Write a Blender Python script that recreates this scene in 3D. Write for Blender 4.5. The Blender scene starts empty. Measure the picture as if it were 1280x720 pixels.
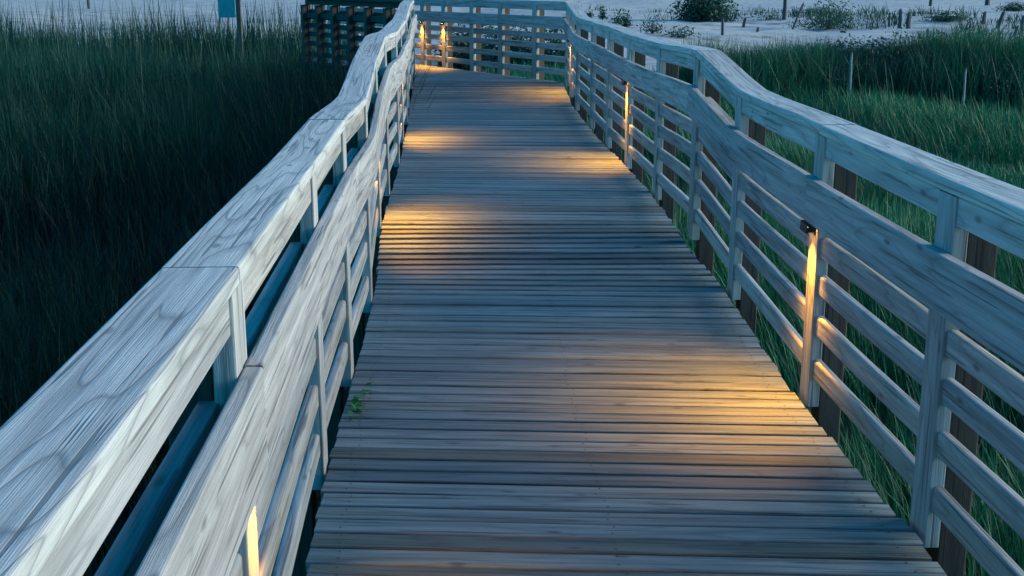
import bpy, math, random
import numpy as np
from mathutils import Vector

SC = bpy.context.scene
COL = SC.collection
random.seed(7)
RNG = np.random.default_rng(11)
R = math.radians

# ------------------------------------------------------------------ camera
F_PX, Y_H, EYE = 1500.0, -22.0, 1.65
PITCH = math.atan((360 - Y_H) / F_PX)
cam_d = bpy.data.cameras.new("camera")
cam = bpy.data.objects.new("camera", cam_d)
COL.objects.link(cam)
cam.location = (0, 0, EYE)
cam.rotation_euler = (math.pi / 2 - PITCH, 0, 0)
cam_d.sensor_width = 36
cam_d.lens = F_PX / 1280 * 36
cam_d.clip_start = 0.05
cam_d.clip_end = 3000
SC.camera = cam

# ------------------------------------------------------------------ dusk light
SUN_EL, SUN_AZ = R(18), R(84)          # azimuth from +Y towards +X
world = bpy.data.worlds.new("World")
SC.world = world
world.use_nodes = True
wn = world.node_tree.nodes
wl = world.node_tree.links
wn.clear()
sky = wn.new("ShaderNodeTexSky")
sky.sky_type = 'NISHITA'
sky.sun_disc = False
sky.sun_elevation = SUN_EL
sky.sun_rotation = SUN_AZ
sky.ozone_density = 4.0
sky.dust_density = 0.3
tint = wn.new("ShaderNodeMix")
tint.data_type = 'RGBA'
tint.blend_type = 'MULTIPLY'
tint.inputs[0].default_value = 1.0
tint.inputs[7].default_value = (0.045, 1.06, 1.36, 1)
bg = wn.new("ShaderNodeBackground")
bg.inputs[1].default_value = 0.082
wo = wn.new("ShaderNodeOutputWorld")
wl.new(sky.outputs[0], tint.inputs[6])
wl.new(tint.outputs[2], bg.inputs[0])
wl.new(bg.outputs[0], wo.inputs[0])

sun_d = bpy.data.lights.new("sun", 'SUN')
sun_d.energy = 2.1
sun_d.angle = R(40)
sun_d.color = (1.0, 0.925, 0.78)
sun = bpy.data.objects.new("sun", sun_d)
COL.objects.link(sun)
sdir = Vector((math.sin(SUN_AZ) * math.cos(SUN_EL), math.cos(SUN_AZ) * math.cos(SUN_EL), math.sin(SUN_EL)))
sun.rotation_euler = sdir.to_track_quat('Z', 'Y').to_euler()
sun.location = (20, 0, 20)

SC.view_settings.view_transform = 'Standard'
SC.view_settings.look = 'None'
SC.view_settings.exposure = 1.62
SC.view_settings.gamma = 1.0
SC.view_settings.use_curve_mapping = False


# ------------------------------------------------------------------ helpers
def tag(o, label=None, cat=None, group=None, kind=None):
    if label: o["label"] = label
    if cat: o["category"] = cat
    if group: o["group"] = group
    if kind: o["kind"] = kind
    return o


def empty(name, loc=(0, 0, 0), rz=0.0):
    o = bpy.data.objects.new(name, None)
    o.empty_display_size = 0.1
    o.location = loc
    o.rotation_euler = (0, 0, rz)
    COL.objects.link(o)
    return o


class MB:
    """collects verts / faces / grain coordinates / a random value per plank into ONE mesh"""
    def __init__(self):
        self.v, self.f, self.g, self.t = [], [], [], []

    def add(self, verts, faces, grain=None, t=0.5):
        b = len(self.v)
        self.v += [tuple(p) for p in verts]
        self.f += [tuple(i + b for i in q) for q in faces]
        self.g += [tuple(p) for p in (grain if grain is not None else verts)]
        self.t += [t] * len(verts)

    def build(self, name, mat, parent=None, smooth=False):
        me = bpy.data.meshes.new(name)
        me.from_pydata(self.v, [], self.f)
        a = me.attributes.new("grain", 'FLOAT_VECTOR', 'POINT')
        a.data.foreach_set("vector", np.array(self.g, np.float32).ravel())
        a = me.attributes.new("tint", 'FLOAT', 'POINT')
        a.data.foreach_set("value", np.array(self.t, np.float32))
        if smooth:
            me.polygons.foreach_set("use_smooth", [True] * len(me.polygons))
        me.materials.append(mat)
        me.validate()
        me.update()
        o = bpy.data.objects.new(name, me)
        COL.objects.link(o)
        if parent: o.parent = parent
        return o


def section(o0, o1, z0, z1, b, segs=2):
    """rounded rectangle in (o, z), counter-clockwise"""
    pts = []
    for cx, cz, a0 in ((o1 - b, z0 + b, -90), (o1 - b, z1 - b, 0), (o0 + b, z1 - b, 90), (o0 + b, z0 + b, 180)):
        for k in range(segs + 1):
            a = R(a0 + 90 * k / segs)
            pts.append((cx + b * math.cos(a), cz + b * math.sin(a)))
    return pts


def sweep(mb, P, N, sec, jitter=0.0, cup=0.0):
    """P: n x 3 reference points, N: n x 3 outward normals; sec in (o,z). adds one board to mb"""
    n, m = len(P), len(sec)
    s = np.concatenate([[0], np.cumsum(np.linalg.norm(np.diff(P, axis=0), axis=1))])
    off = RNG.uniform(0, 60, 3)
    verts, gr = [], []
    ph = RNG.uniform(0, 6.3)
    for i in range(n):
        wob = jitter * math.sin(ph + s[i] * 2.1)
        for (o, z) in sec:
            verts.append(P[i] + N[i] * (o + wob * .5) + np.array((0, 0, z + wob)))
            gr.append((s[i] + off[0], o + off[1] , z + off[2]))
    faces = []
    for i in range(n - 1):
        for j in range(m):
            k = (j + 1) % m
            faces.append((i * m + j, i * m + k, (i + 1) * m + k, (i + 1) * m + j))
    faces.append(tuple(range(m))[::-1])
    faces.append(tuple((n - 1) * m + j for j in range(m)))
    mb.add(verts, faces, gr, RNG.uniform(0, 1))


def box_along(mb, c, u, w, hu, hw, z0, z1, b=0.004):
    """upright box: centre c(x,y), unit axes u,w, half sizes; grain runs up"""
    off = RNG.uniform(0, 60, 3)
    sec = section(-hw, hw, -hu, hu, b)
    verts, gr = [], []
    for z in (z0, z1):
        for (o, q) in sec:
            p = c + u * q + w * o
            verts.append((p[0], p[1], z))
            gr.append((z + off[0], o + off[1], q + off[2]))
    m = len(sec)
    faces = [(j, (j + 1) % m, m + (j + 1) % m, m + j) for j in range(m)]
    faces += [tuple(range(m))[::-1], tuple(m + j for j in range(m))]
    mb.add(verts, faces, gr, RNG.uniform(0, 1))


# ------------------------------------------------------------------ node helpers
def new_mat(name):
    m = bpy.data.materials.new(name)
    m.use_nodes = True
    nt = m.node_tree
    nt.nodes.clear()
    out = nt.nodes.new("ShaderNodeOutputMaterial")
    return m, nt, out


def nd(nt, typ, **kw):
    n = nt.nodes.new(typ)
    for k, v in kw.items():
        if k.startswith("i_"):
            key = k[2:]
            n.inputs[int(key) if key.isdigit() else key].default_value = v
        else:
            setattr(n, k, v)
    return n


def ramp(nt, src, stops):
    r = nt.nodes.new("ShaderNodeValToRGB")
    el = r.color_ramp.elements
    while len(el) < len(stops): el.new(0.5)
    for e, (p, c) in zip(el, stops):
        e.position = p
        e.color = c if len(c) == 4 else (*c, 1)
    nt.links.new(src, r.inputs[0])
    return r


def mixc(nt, fac, a, b, mode='MIX'):
    m = nt.nodes.new("ShaderNodeMix")
    m.data_type = 'RGBA'
    m.blend_type = mode
    for i, v in ((0, fac), (6, a), (7, b)):
        if hasattr(v, "default_value") or hasattr(v, "is_output"):
            nt.links.new(v, m.inputs[i])
        else:
            m.inputs[i].default_value = v if i == 0 else (*v, 1)
    return m.outputs[2]


def g3(v): return (v, v, v)


def wood(name, light, dark, contrast=0.6, rings=9.0, rough=0.8, stain=0.5, spec=0.25, var=0.35, bump=0.5):
    """weathered softwood from a solid grain coordinate: growth rings, fibre, knots, cracks, stains"""
    m, nt, out = new_mat(name)
    L = nt.links
    at = nd(nt, "ShaderNodeAttribute", attribute_name="grain")
    tn = nd(nt, "ShaderNodeAttribute", attribute_name="tint")
    # cathedral growth rings
    mp = nd(nt, "ShaderNodeMapping")
    mp.inputs['Scale'].default_value = (0.6, 7.0, 7.0)
    L.new(at.outputs['Vector'], mp.inputs[0])
    nz = nd(nt, "ShaderNodeTexNoise", i_Scale=1.0, i_Detail=2.0, i_Roughness=0.45, i_Distortion=0.3)
    L.new(mp.outputs[0], nz.inputs[0])
    mul = nd(nt, "ShaderNodeMath", operation='MULTIPLY', i_1=rings)
    L.new(nz.outputs[0], mul.inputs[0])
    fr = nd(nt, "ShaderNodeMath", operation='FRACT')
    L.new(mul.outputs[0], fr.inputs[0])
    rg = ramp(nt, fr.outputs[0], [(0.0, g3(0.2)), (0.10, g3(0.85)), (0.6, g3(1.0)), (0.93, g3(0.6)), (1.0, g3(0.2))])
    # fine fibre
    mf = nd(nt, "ShaderNodeMapping")
    mf.inputs['Scale'].default_value = (3, 380, 380)
    L.new(at.outputs['Vector'], mf.inputs[0])
    nf = nd(nt, "ShaderNodeTexNoise", i_Scale=1.0, i_Detail=4.0, i_Roughness=0.65)
    L.new(mf.outputs[0], nf.inputs[0])
    rf = ramp(nt, nf.outputs[0], [(0.3, g3(0.45)), (0.65, g3(1.0))])
    # streaky weathering
    ms = nd(nt, "ShaderNodeMapping")
    ms.inputs['Scale'].default_value = (1.2, 26, 26)
    L.new(at.outputs['Vector'], ms.inputs[0])
    ns = nd(nt, "ShaderNodeTexNoise", i_Scale=1.0, i_Detail=6.0, i_Roughness=0.7)
    L.new(ms.outputs[0], ns.inputs[0])
    rs = ramp(nt, ns.outputs[0], [(0.33, g3(1 - stain)), (0.6, g3(1.0))])
    # knots and nail holes
    mk = nd(nt, "ShaderNodeMapping")
    mk.inputs['Scale'].default_value = (4.2, 11, 11)
    L.new(at.outputs['Vector'], mk.inputs[0])
    vk = nd(nt, "ShaderNodeTexVoronoi", i_Scale=1.0)
    L.new(mk.outputs[0], vk.inputs[0])
    rk = ramp(nt, vk.outputs['Distance'], [(0.05, g3(0.15)), (0.14, g3(1.0))])
    # checks (long cracks)
    mc = nd(nt, "ShaderNodeMapping")
    mc.inputs['Scale'].default_value = (1.5, 62, 62)
    L.new(at.outputs['Vector'], mc.inputs[0])
    nc = nd(nt, "ShaderNodeTexNoise", i_Scale=1.0, i_Detail=2.0)
    L.new(mc.outputs[0], nc.inputs[0])
    rc = ramp(nt, nc.outputs[0], [(0.615, g3(1.0)), (0.65, g3(0.15))])
    tmix = mixc(nt, contrast, g3(1.0), rg.outputs[0])
    tmix = mixc(nt, 0.75, tmix, rf.outputs[0], 'MULTIPLY')
    tmix = mixc(nt, 1.0, tmix, rs.outputs[0], 'MULTIPLY')
    tmix = mixc(nt, 0.85, tmix, rk.outputs[0], 'MULTIPLY')
    tmix = mixc(nt, 0.85, tmix, rc.outputs[0], 'MULTIPLY')
    base = mixc(nt, tmix, dark, light)
    vr = ramp(nt, tn.outputs['Fac'], [(0.0, (1 - var, 1 - var * .97, 1 - var * .9)), (0.35, g3(1 - var * .3)), (0.7, (1.0, .98, .95)), (1.0, (1 - var * .8, 1 - var * .95, 1 - var * 1.1))])
    base = mixc(nt, 1.0, base, vr.outputs[0], 'MULTIPLY')
    bs = nd(nt, "ShaderNodeBsdfPrincipled", i_Roughness=rough)
    bs.inputs['Specular IOR Level'].default_value = spec
    L.new(base, bs.inputs['Base Color'])
    bp = nd(nt, "ShaderNodeBump", i_Strength=bump, i_Distance=0.004)
    L.new(tmix, bp.inputs['Height'])
    L.new(bp.outputs[0], bs.inputs['Normal'])
    L.new(bs.outputs[0], out.inputs[0])
    return m


M = {}
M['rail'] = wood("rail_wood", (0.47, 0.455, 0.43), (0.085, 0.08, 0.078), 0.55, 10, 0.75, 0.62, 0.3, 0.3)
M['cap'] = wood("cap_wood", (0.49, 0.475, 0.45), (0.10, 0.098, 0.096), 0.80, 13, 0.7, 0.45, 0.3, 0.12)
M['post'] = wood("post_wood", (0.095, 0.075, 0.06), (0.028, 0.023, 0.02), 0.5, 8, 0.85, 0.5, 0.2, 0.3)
M['shaded_rail'] = wood("shaded_rail_wood", (0.06, 0.055, 0.05), (0.02, 0.018, 0.017), 0.4, 8, 0.8, 0.4, 0.2, 0.3)  # rail wood with the shade of the silhouetted far section put into its colour
M['deck'] = wood("deck_wood", (0.232, 0.275, 0.282), (0.035, 0.037, 0.037), 0.55, 9, 0.62, 0.7, 0.4, 0.6)


def simple(name, col, rough=0.6, metal=0.0, noise=0.25, scale=30, emit=None):
    m, nt, out = new_mat(name)
    bs = nd(nt, "ShaderNodeBsdfPrincipled", i_Roughness=rough, i_Metallic=metal)
    tc = nd(nt, "ShaderNodeTexCoord")
    nz = nd(nt, "ShaderNodeTexNoise", i_Scale=scale, i_Detail=5.0)
    nt.links.new(tc.outputs['Object'], nz.inputs[0])
    r = ramp(nt, nz.outputs[0], [(0.3, tuple(c * (1 - noise) for c in col)), (0.7, tuple(min(1, c * (1 + noise)) for c in col))])
    nt.links.new(r.outputs[0], bs.inputs['Base Color'])
    if emit:
        bs.inputs['Emission Color'].default_value = (*emit[0], 1)
        bs.inputs['Emission Strength'].default_value = emit[1]
    nt.links.new(bs.outputs[0], out.inputs[0])
    return m


def leafy(name, lo, hi, dry, rough=0.6, transl=0.25):
    m, nt, out = new_mat(name)
    L = nt.links
    tn = nd(nt, "ShaderNodeAttribute", attribute_name="tint")
    r = ramp(nt, tn.outputs['Fac'], [(0.0, lo), (0.6, hi), (0.86, hi), (0.93, dry), (1.0, dry)])
    bs = nd(nt, "ShaderNodeBsdfPrincipled", i_Roughness=rough)
    bs.inputs['Specular IOR Level'].default_value = 0.2
    L.new(r.outputs[0], bs.inputs['Base Color'])
    tr = nd(nt, "ShaderNodeBsdfTranslucent")
    L.new(r.outputs[0], tr.inputs[0])
    mx = nd(nt, "ShaderNodeMixShader", i_0=transl)
    L.new(bs.outputs[0], mx.inputs[1])
    L.new(tr.outputs[0], mx.inputs[2])
    L.new(mx.outputs[0], out.inputs[0])
    return m


M['grass'] = leafy("grass_green", (0.004, 0.070, 0.036), (0.010, 0.125, 0.054), (0.075, 0.115, 0.07))
M['dark_grass'] = leafy("grass_dark", (0.0015, 0.015, 0.012), (0.004, 0.046, 0.028), (0.02, 0.06, 0.042))
M['shrub'] = leafy("shrub_green", (0.012, 0.045, 0.035), (0.025, 0.085, 0.05), (0.08, 0.10, 0.05))
M['ridge'] = leafy("grass_ridge", (0.006, 0.046, 0.030), (0.022, 0.110, 0.052), (0.09, 0.12, 0.06))
M['vine'] = leafy("vine_green", (0.02, 0.11, 0.03), (0.03, 0.17, 0.04), (0.05, 0.2, 0.06))
M['stem'] = simple("stem_brown", (0.06, 0.05, 0.035), 0.9)
M['stake'] = simple("stake_wood", (0.05, 0.045, 0.045), 0.9)
M['pale_stake'] = simple("pale_stake_wood", (0.22, 0.21, 0.19), 0.9)
M['lamp'] = simple("lamp_metal", (0.012, 0.011, 0.010), 0.55, 0.3)
M['lens'] = simple("lamp_lens", (0.8, 0.6, 0.3), 0.4, emit=((1.0, 0.45, 0.09), 22.0))
M['teal'] = simple("sign_teal", (0.012, 0.20, 0.23), 0.5, noise=0.12, scale=6)
M['nail'] = simple("nail_head", (0.05, 0.04, 0.035), 0.6, 0.6)


# ------------------------------------------------------------------ ground
def fbm(x, y, seed=0, octs=4):
    r = np.random.default_rng(100 + seed)
    out = np.zeros_like(x, dtype=float)
    for o in range(octs):
        for k in range(4):
            a = r.uniform(0, 6.28); fq = (1.9 ** o) * r.uniform(.7, 1.3); p = r.uniform(0, 6.28)
            out += (0.52 ** o) * np.sin(fq * (x * math.cos(a) + y * math.sin(a)) + p) * .35
    return out


def sstep(a, b, x):
    t = np.clip((x - a) / (b - a), 0, 1)
    return t * t * (3 - 2 * t)


def ground_z(x, y):
    x = np.asarray(x, float); y = np.asarray(y, float)
    z = -0.85 + 0.10 * fbm(x * .35, y * .35, 1)
    z = z - 0.15 * sstep(0.5, -2.5, x)
    d = np.hypot(x, y)
    beach = sstep(30, 46, d)
    z = z + beach * (0.55 + 0.42 * fbm(x * .16, y * .10, 2) + 0.09 * fbm(x * .8, y * .8, 3) + .03 * fbm(x * 2.4, y * 2.4, 4))
    z = z + 0.35 * np.exp(-((d - 27.5) / 2.2) ** 2) * sstep(4, 8, x)           # low ridge under the thicket
    z = z - 1.3 * sstep(75, 160, d)
    return z


def build_ground():
    rad = np.concatenate([np.linspace(0.0, 60, 150)[1:], np.geomspace(61, 1500, 50)])
    ang = np.linspace(0, 2 * math.pi, 361)[:-1]
    rr, aa = np.meshgrid(rad, ang, indexing='ij')
    x = rr * np.sin(aa); y = rr * np.cos(aa)
    z = ground_z(x, y)
    v = np.stack([x, y, z], -1).reshape(-1, 3)
    n = len(ang)
    i, j = np.meshgrid(np.arange(len(rad) - 1), np.arange(n), indexing='ij')
    k = (j + 1) % n
    f = np.stack([i * n + j, i * n + k, (i + 1) * n + k, (i + 1) * n + j], -1).reshape(-1, 4)
    verts = [tuple(p) for p in v] + [(0, 0, float(ground_z(0, 0)))]
    faces = [tuple(q) for q in f] + [(len(verts) - 1, (q + 1) % n, q) for q in range(n)]
    me = bpy.data.meshes.new("ground")
    me.from_pydata(verts, [], faces)
    me.polygons.foreach_set("use_smooth", [True] * len(me.polygons))
    # where marsh soil gives way to open sand
    vx = np.array([p[0] for p in verts]); vy = np.array([p[1] for p in verts])
    d = np.hypot(vx, vy)
    sand = sstep(30, 35, d - 5 * sstep(0, -3, vx) + 1.5 * fbm(vx * .4, vy * .4, 6))
    a = me.attributes.new("sand", 'FLOAT', 'POINT')
    a.data.foreach_set("value", sand.astype(np.float32))
    m, nt, out = new_mat("ground_sand_and_soil")
    L = nt.links
    at = nd(nt, "ShaderNodeAttribute", attribute_name="sand")
    tc = nd(nt, "ShaderNodeTexCoord")
    n1 = nd(nt, "ShaderNodeTexNoise", i_Scale=0.8, i_Detail=8.0, i_Roughness=0.7)
    n2 = nd(nt, "ShaderNodeTexNoise", i_Scale=14.0, i_Detail=6.0, i_Roughness=0.7)
    L.new(tc.outputs['Object'], n1.inputs[0]); L.new(tc.outputs['Object'], n2.inputs[0])
    sc = ramp(nt, n1.outputs[0], [(0.36, (0.15, 0.15, 0.145)), (0.47, (0.30, 0.295, 0.285)), (0.7, (0.40, 0.39, 0.375))])
    so = ramp(nt, n2.outputs[0], [(0.3, (0.012, 0.016, 0.011)), (0.7, (0.04, 0.042, 0.028))])
    c = mixc(nt, at.outputs['Fac'], so.outputs[0], sc.outputs[0])
    bs = nd(nt, "ShaderNodeBsdfPrincipled", i_Roughness=0.95)
    bs.inputs['Specular IOR Level'].default_value = 0.1
    L.new(c, bs.inputs['Base Color'])
    bp = nd(nt, "ShaderNodeBump", i_Strength=0.6, i_Distance=0.05)
    L.new(n2.outputs[0], bp.inputs['Height']); L.new(bp.outputs[0], bs.inputs['Normal'])
    L.new(bs.outputs[0], out.inputs[0])
    me.materials.append(m)
    o = bpy.data.objects.new("ground", me)
    COL.objects.link(o)
    tag(o, "dark marsh soil giving way to pale dune sand behind", "ground", kind="structure")


build_ground()

# ------------------------------------------------------------------ boardwalk geometry
# inner line of each railing: x, y (distance), deck height
RIGHT = np.array([(1.515, -2.5, .03), (1.315, 2.0, .03), (1.245, 3.393, .034), (1.175, 4.583, .055), (1.175, 6.28, .045), (1.075, 7.12, .195),
                  (1.035, 8.65, .165), (.967, 10.187, .161), (.887, 11.305, .185), (.834, 12.869, .182), (.776, 14.773, .182), (.752, 15.75, .25), (.731, 16.682, .318)])
LEFT = np.array([(-.275, -2.5, .055), (-.530, 2.25, .05), (-.640, 3.86, .018), (-.678, 4.86, .045), (-.735, 6.10, .025), (-.839, 7.554, .124),
                 (-.880, 8.537, .215), (-.95, 10.1, .19), (-1.05, 11.65, .19), (-1.13, 13.1, .20), (-1.25, 14.7, .22), (-1.34, 16.3, .31), (-1.43, 18.0, .33)])
DECK_Z = np.array([(-3, .03), (5.6, .035), (6.35, .05), (7.35, .155), (8.4, .17), (14.8, .185), (16.7, .32), (30, .33)])
UT = np.array((-.52, .855)); UT /= np.linalg.norm(UT)
c0 = np.array((.73, 16.68))
END = np.array([(*(c0 + UT * t), .33) for t in (0.0, .80, 1.75, 2.61, 3.53, 4.27, 5.6, 6.9, 8.2)])
l0 = np.array((-1.43, 18.0))
TURN = np.array([(*(l0 + UT * t), .33) for t in (0.0, .72, 1.42, 2.1, 2.75, 3.4, 4.05)])


class Line:
    """smooth inner line of a railing through its posts"""
    def __init__(self, S, side):
        self.S, self.side = S, side
        self.n = len(S)
        e0 = 2 * S[0] - S[1]; e1 = 2 * S[-1] - S[-2]
        self.E = np.vstack([e0, S, e1])

    def at(self, u):
        """u in station units; blend of straight chord and Catmull-Rom"""
        i = int(min(max(math.floor(u), 0), self.n - 2)); t = u - i
        p0, p1, p2, p3 = self.E[i:i + 4]
        h = np.linalg.norm(p2 - p1)
        m1 = (p2 - p0) / (np.linalg.norm(p2 - p1) + np.linalg.norm(p1 - p0)) * h
        m2 = (p3 - p1) / (np.linalg.norm(p3 - p2) + np.linalg.norm(p2 - p1)) * h
        t2, t3 = t * t, t ** 3
        c = (2 * t3 - 3 * t2 + 1) * p1 + (t3 - 2 * t2 + t) * m1 + (-2 * t3 + 3 * t2) * p2 + (t3 - t2) * m2
        return c * .45 + (p1 + (p2 - p1) * t) * .55

    def frame(self, u):
        e = 0.02
        a = self.at(max(u - e, 0)); b = self.at(min(u + e, self.n - 1))
        t = (b - a)[:2]; t /= np.linalg.norm(t)
        # outward normal: to the right of travel for the right railing
        nrm = np.array((t[1], -t[0])) * self.side
        return t, nrm

    def pts(self, u0, u1, trim=0.002, k=8):
        n = max(2, int(round(k * (u1 - u0))) + 1)
        us = np.linspace(u0, u1, n)
        P = np.array([self.at(u) for u in us])
        t0, _ = self.frame(u0); t1, _ = self.frame(u1)
        P[0][:2] += t0 * trim; P[-1][:2] -= t1 * trim
        N = np.array([np.append(self.frame(u)[1], 0) for u in us])
        return P, N


def boards(line, parent, name, mat, sec, joints, trim=0.002, jit=0.0012):
    for a, b in zip(joints[:-1], joints[1:]):
        mb = MB()
        P, N = line.pts(a, b, trim)
        sweep(mb, P, N, sec, jit)
        mb.build(name, mat, parent)


RAIL_Z = ((.072, .155), (.250, .333), (.415, .498), (.560, .643))


def railing(line, label, joints, cap_joints=None, wide_joints=None, skip_first=False, skip_last=False, face_z=.700, dark=False):
    root = empty("boardwalk_railing", tuple(line.S[0]))
    tag(root, label, "railing", "wooden railings of the boardwalk")
    WR, WC, WP = (M['shaded_rail'],) * 3 if dark else (M['rail'], M['cap'], M['post'])  # dark: every board and post takes the wood coloured as if in shade
    inv = -Vector(tuple(line.S[0]))
    kids = []
    n = line.n
    J = joints
    boards(line, root, "cap_board", WC, section(-.004, .146, 1.033, 1.070, .006), cap_joints or J, .003)
    boards(line, root, "fascia_board", WR, section(.008, .046, .948, 1.031, .004), cap_joints or J, .003)
    boards(line, root, "face_board", WR, section(-.040, -.002, face_z, .868, .005), wide_joints or J, .003)
    boards(line, root, "back_rail", WR, section(.040, .082, .725, .815, .004), J)
    for (a, b) in RAIL_Z:
        boards(line, root, "lower_rail", WR, section(.012, .046, a, b, .011, 3), J, .002, .002)
    for i in range(n):
        if (i == 0 and skip_first) or (i == n - 1 and skip_last): continue
        p = line.S[i]; t, nn = line.frame(i)
        gz = float(ground_z(p[0], p[1]))
        mb = MB()
        box_along(mb, p[:2] + nn * .0235, t, nn, .062, .0235, p[2] - .045, p[2] + 1.0305, .004)
        mb.build("batten", WR, root)
        mb = MB()
        box_along(mb, p[:2] + nn * .096, t, nn, .050, .047, gz - .1, p[2] + .945, .006)
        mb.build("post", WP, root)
    # children carry world coordinates; move them under the root without shifting them
    for ch in root.children: ch.location = inv
    return root


LR, LL = Line(RIGHT, 1), Line(LEFT, -1)
LE, LT = Line(END, 1), Line(TURN, -1)
railing(LL, "pale weathered railing along the left side of the boardwalk, its wide cap nearest the viewer", [0, 1, 3, 5, 7, 9, 11, 12], face_z=.650)
railing(LR, "blue shaded railing along the right side of the boardwalk, with two glowing lamps on it", [0, 1, 3, 5, 7, 9, 11, 12])
railing(LE, "railing closing off the far end of the boardwalk, with two lamps glowing side by side", [0, 2, 4, 6, 8], skip_first=True)
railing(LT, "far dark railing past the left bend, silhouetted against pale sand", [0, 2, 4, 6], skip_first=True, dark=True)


# deck: planks laid straight across, clipped to the railings
def side_x(S, y, lo=None):
    return np.interp(y, S[:, 1], S[:, 0])


def deck():
    mb = MB()
    ALL_R = np.vstack([RIGHT, END[1:]])
    ALL_L = np.vstack([LEFT, TURN[1:]])
    y = -2.35
    NAILS = []
    while y < 22.2:
        pitch = 0.0985
        w = pitch - RNG.uniform(.009, .015)
        skew = .045
        yl, yr = y + skew * .7, y - skew * 1.2
        xl = side_x(ALL_L, yl) - RNG.uniform(.0, .012) + .012
        xr = side_x(ALL_R, yr) + RNG.uniform(-.012, .006) - .03
        if xr - xl < .25:
            break
        zl = np.interp(yl - .35, DECK_Z[:, 0], DECK_Z[:, 1])
        zr = np.interp(yr, DECK_Z[:, 0], DECK_Z[:, 1])
        dz = RNG.uniform(-.0025, .0025)
        P = []
        N = []
        k = 7
        a = np.array((xl, yl, zl)); b = np.array((xr, yr, zr))
        bow = RNG.uniform(-.0025, .0025)
        for q in np.linspace(0, 1, k):
            p = a + (b - a) * q
            p[1] += bow * math.sin(q * math.pi)
            p[2] += dz + RNG.uniform(-.0006, .0006)
            P.append(p); N.append((0, 1, 0))
        for q in (.045, .5, .955):
            for e in (-.27, .27):
                p = a + (b - a) * (q + RNG.uniform(-.006, .006))
                NAILS.append((p[0], p[1] + e * w + RNG.uniform(-.005, .005), p[2] + dz))
        sec = section(-w / 2, w / 2, -.037, 0.0, .0055)
        # travel +x, outward +y: reverse winding of the section keeps the faces outward
        sweep(mb, np.array(P), np.array(N, float), sec[::-1])
        y += pitch
    o = mb.build("boardwalk_deck", M['deck'])
    tag(o, "weathered grey plank deck of the boardwalk with pools of warm light", "boardwalk", kind="structure")
    # nail heads along the three joist lines
    nb = MB()
    for (px, py, pz) in NAILS:
        r_ = .0042
        nb.add([(px + r_ * math.cos(a * math.pi / 3), py + r_ * math.sin(a * math.pi / 3), pz + .0012) for a in range(6)], [tuple(range(6))])
    nl = nb.build("nail_heads", M['nail'], o)
    tag(nl, kind="stuff")
    # beams carrying the planks
    for S, s in ((ALL_L, -1), (ALL_R, 1)):
        for off in (-.08, -.62):
            Q = S.copy(); Q[:, 2] = np.interp(Q[:, 1], DECK_Z[:, 0], DECK_Z[:, 1]) - .012
            L_ = Line(Q, s)
            b = MB()
            P, N = L_.pts(0, L_.n - 1, 0, 6)
            sweep(b, P, N, section(off - .022, off + .022, -.235, -.040, .004))
            c = b.build("joist", M['post'], o)


deck()


# ------------------------------------------------------------------ lamps under the face boards
def lamp_proto():
    """local frame: +x inward (towards the deck), origin on the batten at the face board's underside"""
    root = empty("deck_lamp")
    mb = MB()
    # back plate, sloped hood and side cheeks
    def bx(x0, x1, y0, y1, z0, z1, drop=0.0):
        v = [(x0, y0, z0), (x1, y0, z0 - drop), (x1, y1, z0 - drop), (x0, y1, z0), (x0, y0, z1), (x1, y0, z1 - drop), (x1, y1, z1 - drop), (x0, y1, z1)]
        mb.add(v, [(0, 3, 2, 1), (4, 5, 6, 7), (0, 1, 5, 4), (1, 2, 6, 5), (2, 3, 7, 6), (3, 0, 4, 7)])
    bx(.001, .006, -.030, .030, -.050, -.003)
    bx(.006, .041, -.050, .050, -.012, -.003, .004)
    bx(.037, .041, -.050, .050, -.040, -.017, .004)
    bx(.006, .037, -.050, -.045, -.036, -.013, .002)
    bx(.006, .037, .045, .050, -.036, -.013, .002)
    mb.build("hood", M['lamp'], root)
    mb = MB()
    n = 14
    v, f = [], []
    for k in range(n):
        a = 2 * math.pi * k / n
        v.append((.024 + .014 * math.cos(a), .034 * math.sin(a), -.018))
    for k in range(n):
        a = 2 * math.pi * k / n
        v.append((.024 + .010 * math.cos(a), .028 * math.sin(a), -.028))
    f = [(k, (k + 1) % n, n + (k + 1) % n, n + k) for k in range(n)] + [tuple(range(n)), tuple(range(2 * n - 1, n - 1, -1))]
    mb.add(v, f)
    mb.build("lens", M['lens'], root)
    ld = bpy.data.lights.new("bulb", 'SPOT')
    ld.energy = 47
    ld.color = (1.0, 0.44, 0.04)
    ld.spot_size = R(114)
    ld.spot_blend = 1.0
    ld.shadow_soft_size = 0.010
    lo = bpy.data.objects.new("bulb", ld)
    COL.objects.link(lo)
    lo.parent = root
    lo.location = (.031, 0, -.042)
    lo.rotation_euler = (0, R(-27), 0)      # spot axis -Z, tipped towards the deck
    return root


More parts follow.
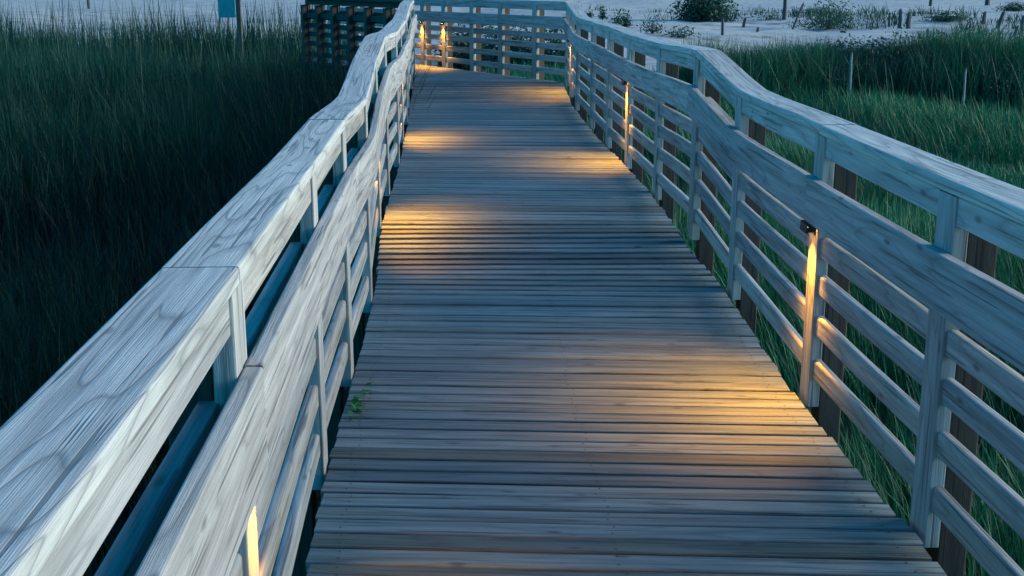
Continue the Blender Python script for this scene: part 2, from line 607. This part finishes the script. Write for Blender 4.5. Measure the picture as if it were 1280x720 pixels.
LAMPS = [
    (LR, 3, "nearest glowing lamp on the right railing, lighting its batten yellow"),
    (LR, 7, "second lamp along the right railing, a slim gold glow halfway to the far end"),
    (LR, 11, "lamp low in the far right corner of the boardwalk, lighting the planks orange"),
    (LL, 1, "lamp at the bottom edge of the photo, under the pale left railing"),
    (LL, 5, "lamp hidden in the left railing above the wide orange pool of light"),
    (LL, 8, "lamp hidden in the left railing above the thin far pool of light"),
    (LE, 4, "right one of the two lamps side by side on the far end railing"),
    (LE, 5, "left one of the two lamps side by side on the far end railing"),
]
proto = lamp_proto()
for q, (ln, i, lab) in enumerate(LAMPS):
    if q == 0:
        r = proto
    else:
        r = proto.copy(); COL.objects.link(r)
        for ch in proto.children:
            c = ch.copy(); COL.objects.link(c); c.parent = r
    p = ln.at(i); t, nn = ln.frame(i)
    r.location = (p[0], p[1], p[2] + (.648 if ln is LL else .698))
    r.rotation_euler = (0, 0, math.atan2(-nn[1], -nn[0]))
    if ln is LL: r.scale = (.5, 1, .9)
    tag(r, lab, "lamp", "small lamps under the railing boards")


# ------------------------------------------------------------------ grass
def corridor(x, y, pad):
    ALL_R = np.vstack([RIGHT, END[1:]]); ALL_L = np.vstack([LEFT, TURN[1:]])
    xl = np.interp(y, ALL_L[:, 1], ALL_L[:, 0]) - pad
    xr = np.interp(y, ALL_R[:, 1], ALL_R[:, 0]) + pad
    return (x > xl) & (x < xr) & (y < 26)


def blades_mesh(name, mat, x, y, h, w, lean, az, tintv, z=None, droop=0.5):
    n = len(x)
    z0 = ground_z(x, y) - .03 if z is None else z
    lv = np.array((0, .4, .75, 1.0)); wv = np.array((1.0, .85, .55, 0.0))
    dx, dy = np.cos(az), np.sin(az)
    fa = az + np.pi / 2 + RNG.uniform(-1.2, 1.2, n)
    px, py = np.cos(fa), np.sin(fa)
    V = np.zeros((n, 7, 3))
    k = 0
    for li in range(4):
        s = lv[li]
        off = lean * h * (s ** (1 + droop))
        cx = x + dx * off; cy = y + dy * off
        cz = z0 + h * s * (1 - .25 * lean * s)
        if li < 3:
            for sg in (-1, 1):
                V[:, k, 0] = cx + sg * px * w * wv[li] * .5
                V[:, k, 1] = cy + sg * py * w * wv[li] * .5
                V[:, k, 2] = cz
                k += 1
        else:
            V[:, k] = np.stack([cx, cy, cz], -1)
    base = (np.arange(n) * 7)[:, None]
    loops = np.concatenate([base + np.array((0, 1, 3, 2)), base + np.array((2, 3, 5, 4)), base + np.array((4, 5, 6))], 1)
    me = bpy.data.meshes.new(name)
    me.vertices.add(n * 7); me.vertices.foreach_set("co", V.astype(np.float32).ravel())
    me.loops.add(n * 11); me.loops.foreach_set("vertex_index", loops.astype(np.int32).ravel())
    me.polygons.add(n * 3)
    ls = (np.arange(n) * 11)[:, None] + np.array((0, 4, 8))
    me.polygons.foreach_set("loop_start", ls.astype(np.int32).ravel())
    me.update(calc_edges=True)
    a = me.attributes.new("tint", 'FLOAT', 'POINT')
    a.data.foreach_set("value", np.repeat(tintv, 7).astype(np.float32))
    me.materials.append(mat)
    o = bpy.data.objects.new(name, me)
    COL.objects.link(o)
    return o


def field(n, side, y0, y1, gamma=1.6):
    """points in a wedge on one side of the walkway, denser near the viewer"""
    u = RNG.uniform(0, 1, n)
    y = y0 + (y1 - y0) * u ** gamma
    v = RNG.uniform(0, 1, n)
    if side > 0:
        ALL_R = np.vstack([RIGHT, END[1:]])
        xa = np.interp(y, ALL_R[:, 1], ALL_R[:, 0]) + .42 + RNG.uniform(0, 1, n) ** 3 * 1.1
        xb = .47 * y + 2.4
    else:
        ALL_L = np.vstack([LEFT, TURN[1:]])
        xb = np.interp(y, ALL_L[:, 1], ALL_L[:, 0]) - .16
        xa = -.47 * y - 2.2
    return xa + (xb - xa) * v, y


# right: green beach grass
x, y = field(150000, 1, 1.2, 33)
cl = fbm(x * 1.3, y * 1.3, 21); hs = fbm(x * .35, y * .35, 22)
keep = RNG.uniform(0, 1, len(x)) < .62 + .5 * cl
x, y, cl, hs = x[keep], y[keep], cl[keep], hs[keep]
d = np.hypot(x, y)
h = (.50 + .20 * hs + .14 * cl) * RNG.uniform(.6, 1.25, len(x)) * (1 + .1 * sstep(12, 20, d) - .30 * sstep(20, 24, d))
h = np.clip(h, .15, 1.1)
w = RNG.uniform(.005, .010, len(x)) * (1 + d / 16)
tv = np.clip(.38 + .35 * hs + .25 * cl + RNG.normal(0, .16, len(x)), 0, .84)
tv[RNG.uniform(0, 1, len(x)) < .06] = .97
g = blades_mesh("beach_grass", M['grass'], x, y, h, w, RNG.uniform(.08, .65, len(x)), np.where(RNG.uniform(0, 1, len(x)) < .5, RNG.uniform(0, 6.28, len(x)), 2.2 + 1.6 * fbm(x * .5, y * .5, 41)), tv)
tag(g, "dense green beach grass on the right of the boardwalk", "grass", kind="stuff")

# left: taller grass in a darker green, darkest close to the viewer
x, y = field(190000, -1, .8, 36)
cl = fbm(x * 1.1, y * 1.1, 31); hs = fbm(x * .3, y * .3, 32)
keep = RNG.uniform(0, 1, len(x)) < .65 + .5 * cl
x, y, cl, hs = x[keep], y[keep], cl[keep], hs[keep]
d = np.hypot(x, y)
h = (.62 + .15 * hs + .08 * cl) * RNG.uniform(.6, 1.2, len(x)) * (1 + 1.05 * sstep(10, 19, d))
w = RNG.uniform(.005, .010, len(x)) * (1 + d / 16)
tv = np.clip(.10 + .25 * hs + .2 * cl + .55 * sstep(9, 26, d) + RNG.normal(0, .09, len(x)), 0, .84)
h *= 1 + .4 * sstep(11, 14, y) * sstep(-.23, -.19, x / y) * sstep(21, 18, y)
tall = RNG.uniform(0, 1, len(x)) < .008
h[tall] *= 1.5
tv[RNG.uniform(0, 1, len(x)) < .006] = .97
g = blades_mesh("marsh_grass", M['dark_grass'], x, y, h, w, RNG.uniform(.03, .45, len(x)), RNG.uniform(0, 6.28, len(x)), tv)
tag(g, "tall dark marsh grass on the left of the boardwalk", "grass", kind="stuff")

# sparse stems in front of the sand
def stalks(name, xs, ys, hs_, mat, label):
    n = len(xs)
    g = blades_mesh(name, mat, xs, ys, hs_, RNG.uniform(.018, .034, n), RNG.uniform(.02, .25, n), RNG.uniform(0, 6.28, n), RNG.uniform(.1, .99, n))
    tag(g, label, "grass", kind="stuff")
n = 1500
yy = RNG.uniform(25, 37, n); xx = -(.155 + .30 * RNG.uniform(0, 1, n) ** 1.6) * yy
stalks("sea_oats", xx, yy, RNG.uniform(1.1, 2.5, n), M['dark_grass'], "thin dark sea oat stems standing against the pale sand on the left")


# leaf clumps: shrubs and thicket
def leaf_cloud(n, cx, cy, cz, rx, ry, rz, size):
    """leaf triangles spread through an uneven volume; returns V (n,4,3)"""
    p = RNG.normal(0, 1, (n, 3)); p /= np.linalg.norm(p, axis=1)[:, None]
    lump = 1 + .28 * np.sin(p[:, 0] * 5 + cx * 3) * np.sin(p[:, 1] * 4 + cy) + .18 * np.sin(p[:, 2] * 7 + cx)
    r = RNG.uniform(0, 1, n) ** .45 * lump
    c = np.stack([cx + p[:, 0] * r * rx, cy + p[:, 1] * r * ry, cz + np.abs(p[:, 2]) * r * rz], -1)
    a = RNG.normal(0, 1, (n, 3)); a /= np.linalg.norm(a, axis=1)[:, None]
    b = np.cross(a, RNG.normal(0, 1, (n, 3))); b /= np.linalg.norm(b, axis=1)[:, None]
    s = size * RNG.uniform(.6, 1.4, n)[:, None]
    return np.stack([c - a * s, c + b * s * .4, c + a * s, c - b * s * .4], 1)


def quads_obj(name, V, tintv, mat, parent=None):
    n = len(V)
    me = bpy.data.meshes.new(name)
    me.vertices.add(n * 4); me.vertices.foreach_set("co", V.astype(np.float32).ravel())
    me.loops.add(n * 4); me.loops.foreach_set("vertex_index", np.arange(n * 4, dtype=np.int32))
    me.polygons.add(n); me.polygons.foreach_set("loop_start", (np.arange(n) * 4).astype(np.int32))
    me.update(calc_edges=True)
    a = me.attributes.new("tint", 'FLOAT', 'POINT')
    a.data.foreach_set("value", np.repeat(tintv, 4).astype(np.float32))
    me.materials.append(mat)
    o = bpy.data.objects.new(name, me)
    COL.objects.link(o)
    if parent: o.parent = parent
    return o


# thicket ridge on the right
VV, TT = [], []
for k in range(150):
    cx = RNG.uniform(4.1, 15); cy = 27 + RNG.normal(0, .9) - .09 * cx
    gz = float(ground_z(cx, cy))
    rz = RNG.uniform(.6, 1.15); rx = RNG.uniform(.4, .9)
    V = leaf_cloud(650, cx, cy, gz, rx, rx * .8, rz * .85, .042)
    VV.append(V); TT.append(np.clip(RNG.normal(.3 + RNG.uniform(-.1, .2), .18, len(V)), 0, .84))
o = quads_obj("shrub_thicket", np.concatenate(VV), np.concatenate(TT), M['shrub'])
tag(o, "dark low thicket along the ridge behind the green grass on the right", "shrubs", kind="stuff")


n = 34000
tx = RNG.uniform(3.9, 15.5, n); ty = 26.9 + RNG.normal(0, 1.1, n) - .09 * tx
tc_ = fbm(tx * 1.1, ty * 1.1, 61)
o = blades_mesh("ridge_grass", M['ridge'], tx, ty, np.clip((1.05 + .25 * tc_) * RNG.uniform(.6, 1.25, n), .3, 1.7), RNG.uniform(.012, .024, n), RNG.uniform(.05, .6, n), RNG.uniform(0, 6.28, n), np.clip(.25 + .3 * tc_ + RNG.normal(0, .15, n), 0, .84))
tag(o, "taller soft green grass growing through the thicket on the right ridge", "grass", kind="stuff")


def ray_ground(px, py):
    """point on the ground seen at a photo position (only used to look up where things stand)"""
    c, s = math.cos(PITCH), math.sin(PITCH)
    dx = (px - 640) / F_PX; dv = (py - 360) / F_PX
    dirv = np.array((dx, c - dv * s, -s - dv * c))
    t = 3.0
    while t < 300:
        p = np.array((0, 0, EYE)) + dirv * t
        if p[2] <= float(ground_z(p[0], p[1])): break
        t += .05
    return p


def shrub(px, py, rx, rz, label, n=900, leaf=.07, mat='shrub', name="shrub", tint=.3, cat="shrub", group=None):
    p = ray_ground(px, py)
    root = empty(name, tuple(p))
    V = leaf_cloud(n, 0, 0, .03, rx, rx * .8, rz, leaf)
    quads_obj("foliage", V, np.clip(RNG.normal(tint, .2, n), 0, .92), M[mat], root)
    mb = MB()
    for k in range(7):
        a = RNG.uniform(0, 6.28); r_ = rx * RNG.uniform(.2, .7)
        tip = np.array((math.cos(a) * r_, math.sin(a) * r_ * .8, rz * RNG.uniform(.4, .8)))
        v = []
        for (q, rad) in ((np.zeros(3), .022), (tip * (.5, .5, .6), .014), (tip, .005)):
            for j in range(5):
                b = 2 * math.pi * j / 5
                v.append((q[0] + rad * math.cos(b), q[1] + rad * math.sin(b), q[2] - .05))
        f = [(r0 * 5 + j, r0 * 5 + (j + 1) % 5, (r0 + 1) * 5 + (j + 1) % 5, (r0 + 1) * 5 + j) for r0 in range(2) for j in range(5)]
        mb.add(v, f)
    mb.build("stem", M['stem'], root)
    tag(root, label, cat, group)
    return root


shrub(880, 27, 1.45, 1.75, "big dark round bush on the sand crest behind the right railing", 5200, .09)
shrub(1268, 14, 1.6, .9, "dark bush at the upper right corner on the dune", 1800, .09, tint=.25)
shrub(1036, 36, 1.7, 1.15, "pale yellowish loose bush behind the thicket", 2200, .06, 'shrub', tint=.6)
shrub(1184, 27, 1.1, .45, "low dark patch of plants lying on the dune sand", 900, .07, tint=.3)
GP = "small plants scattered on the sand beyond the corner"
for (px, py, rx, rz, lab) in ((736, 24, .28, .5, "small plant on the sand nearest the far corner of the railings"),
                              (753, 24, .22, .7, "slim upright plant second from the far corner on the sand"),
                              (774, 30, .45, .55, "small tuft in the middle of the sand patch"),
                              (783, 34, .25, .6, "small dark tuft just in front of the middle one"),
                              (815, 42, .5, .65, "leafy tuft close above the right railing cap"),
                              (850, 47, .7, .4, "low green clump under the big dark bush"),
                              (962, 26, .8, .6, "grey green tuft beside the tall grey pole"),
                              (1215, 52, .5, .35, "low tuft at the edge of the thicket near leaning stakes")):
    shrub(px, py, rx, rz, lab, 260, .06, 'shrub', "beach_plant", .35, "plant", GP)


GS = "dark shrubs behind the far end railing"
for (px, py, rx, rz, lab) in ((585, 88, 1.0, 1.35, "dark shrub behind the far railing, next to its two lamps"),
                              (640, 90, 1.0, 1.30, "dark shrub in the middle behind the far railing"),
                              (690, 92, .95, 1.20, "dark shrub behind the far railing at the right corner")):
    shrub(px, py, rx, rz, lab, 2600, .07, 'shrub', "shrub", .35, "shrub", GS)

# grass tufts on the open dune
VX, VY, VH = [], [], []
for k in range(320):
    yy = RNG.uniform(33, 80); xx = RNG.uniform(.03, .5) * yy
    if fbm(np.array([xx * .2]), np.array([yy * .12]), 51)[0] < -.05: continue
    m_ = int(RNG.integers(14, 40))
    VX.append(xx + RNG.normal(0, .35, m_)); VY.append(yy + RNG.normal(0, .35, m_)); VH.append(RNG.uniform(.15, .75) * RNG.uniform(.6, 1.2, m_))
VX, VY, VH = map(np.concatenate, (VX, VY, VH))
o = blades_mesh("dune_tufts", M['dark_grass'], VX, VY, VH, RNG.uniform(.02, .05, len(VX)), RNG.uniform(.1, .7, len(VX)), RNG.uniform(0, 6.28, len(VX)), RNG.uniform(.3, .99, len(VX)))
tag(o, "thin grass tufts scattered over the pale dune sand", "grass", kind="stuff")

# stakes in the sand
def stake(px, ytop, ybase, wpx, label, lean=0.0, mat='stake', name="wooden_stake", dist=None):
    if dist is None:
        p = ray_ground(px, ybase)
    else:
        xx = (px - 640) / F_PX * dist
        p = np.array((xx, dist, float(ground_z(xx, dist))))
    D = p[1]
    h = EYE - (ytop - Y_H) * D / F_PX * .985 - p[2]
    w = max(.02, wpx * D / F_PX / 2)
    root = empty(name, (p[0], p[1], p[2] - .1))
    mb = MB()
    n = 6
    v = []
    lv = ((0, 1.0), (.5, .95), (.93, .86), (1.0, .45))
    ph = RNG.uniform(0, 6)
    for s, r_ in lv:
        for j in range(n):
            b = 2 * math.pi * j / n + ph
            v.append((lean * s * (h + .1) + w * r_ * math.cos(b) + .012 * math.sin(s * 5 + ph), w * r_ * math.sin(b), s * (h + .1) + (.03 * math.cos(b) if s == 1 else 0)))
    f = [(r0 * n + j, r0 * n + (j + 1) % n, (r0 + 1) * n + (j + 1) % n, (r0 + 1) * n + j) for r0 in range(3) for j in range(n)]
    f.append(tuple(3 * n + j for j in range(n)))
    mb.add(v, f)
    # one mesh is the whole stake
    COL.objects.unlink(root); bpy.data.objects.remove(root)
    o = mb.build(name, M[mat])
    o.location = (p[0], p[1], p[2] - .1)
    tag(o, label, "stake", "old stakes standing in the sand")
    return o


stake(903, 22, 43, 4, "dark stake under the right end of the big bush")
stake(929, 20, 34, 4, "dark slanted stake on the bright sand crest", .15)
stake(947, 32, 40, 4, "short stump of a stake on the bright sand crest")
stake(980, -14, 27, 5, "tall grey pole rising out of the top of the photo", 0, 'stake', "tall_pole")
stake(990, 2, 36, 3, "thin dark stick leaning right beside the tall grey pole", .35)
stake(1111, 14, 34, 3, "thin stake left of the two thick dark stakes")
stake(1124, 10, 36, 5, "tallest thick dark stake behind the thicket")
stake(1135, 14, 36, 6, "broad dark stake right of the tallest thick one")
stake(1159, 33, 46, 3, "short stake poking out of the thicket edge")
stake(1228, 13, 30, 5, "leaning dark stake left of the longest slanted one", .12)
stake(1246, 12, 36, 5, "longest slanted stake near the right edge", .28)
stake(1266, 30, 46, 4, "small slanted stake low at the right edge", .3)
stake(1277, 18, 42, 5, "upright dark stake at the very right edge")
stake(1163, -8, 7, 4, "thin stake cut by the top of the photo over the middle dune")
stake(1234, -10, 6, 6, "thick stake cut by the top of the photo over the right dune")
stake(1058, 64, 84, 4, "short pale stake in front of the dark thicket", 0, 'pale_stake', dist=23.5)
stake(1200, 83, 100, 3, "thin pale stake in the grass right of the other pale one", 0, 'pale_stake', dist=22.5)
stake(111, -16, 10, 4, "dark stake on the sand at the upper left")

# sign on a post, left
def sign():
    xx, D = -6.66, 30.0
    gz = float(ground_z(xx, D))
    root = empty("sign_post", (xx, D, gz))
    mb = MB()
    box_along(mb, np.array((0, 0)), np.array((1, 0)), np.array((0, 1)), .055, .055, -.1, 2.4, .006)
    mb.build("post", M['stake'], root)
    mb = MB()
    box_along(mb, np.array((-.27, -.075)), np.array((1, 0)), np.array((0, 1)), .21, .012, .82 - gz, 1.55 - gz, .006)
    mb.build("sign_panel", M['teal'], root)
    tag(root, "dark post carrying a plain teal sign panel, standing in the left grass", "sign")
sign()

# vine sprig creeping over the deck edge at the left railing
def vine():
    root = empty("vine_sprig", (-.60, 4.42, .0))
    V, T = [], []
    for (cx, cy, cz, n) in ((-.01, .04, .06, 9), (.005, -.04, .035, 11), (-.012, -.10, .04, 8), (.01, .19, .05, 6), (.03, .2, .03, 3), (-.01, -.16, .02, 5)):
        for k in range(n):
            c = np.array((cx, cy, cz)) + RNG.normal(0, 1, 3) * (.012, .025, .018)
            a = RNG.normal(0, 1, 3) * (1, 1, .5); a /= np.linalg.norm(a)
            b = np.cross(a, (0, 0, 1) + RNG.normal(0, .4, 3)); b /= np.linalg.norm(b)
            s = RNG.uniform(.014, .026)
            V.append([c - a * s, c + b * s * .6 - a * s * .1, c + a * s, c - b * s * .6 - a * s * .1]); T.append(RNG.uniform(0, .8))
    quads_obj("leaves", np.array(V), np.array(T), M['vine'], root)
    mb = MB()
    pts = np.array([(-.03, -.20, -.06), (-.015, -.14, .0), (-.01, -.05, .03), (-.015, .05, .05), (.0, .15, .045), (.02, .22, .03)])
    v = []
    for q in pts:
        for j in range(5):
            b = 2 * math.pi * j / 5
            v.append((q[0] + .0025 * math.cos(b), q[1], q[2] + .0025 * math.sin(b)))
    f = [(r0 * 5 + j, r0 * 5 + (j + 1) % 5, (r0 + 1) * 5 + (j + 1) % 5, (r0 + 1) * 5 + j) for r0 in range(len(pts) - 1) for j in range(5)]
    mb.add(v, f)
    mb.build("stem", M['vine'], root)
    tag(root, "small green vine sprig creeping out under the left railing onto the planks", "plant")
vine()
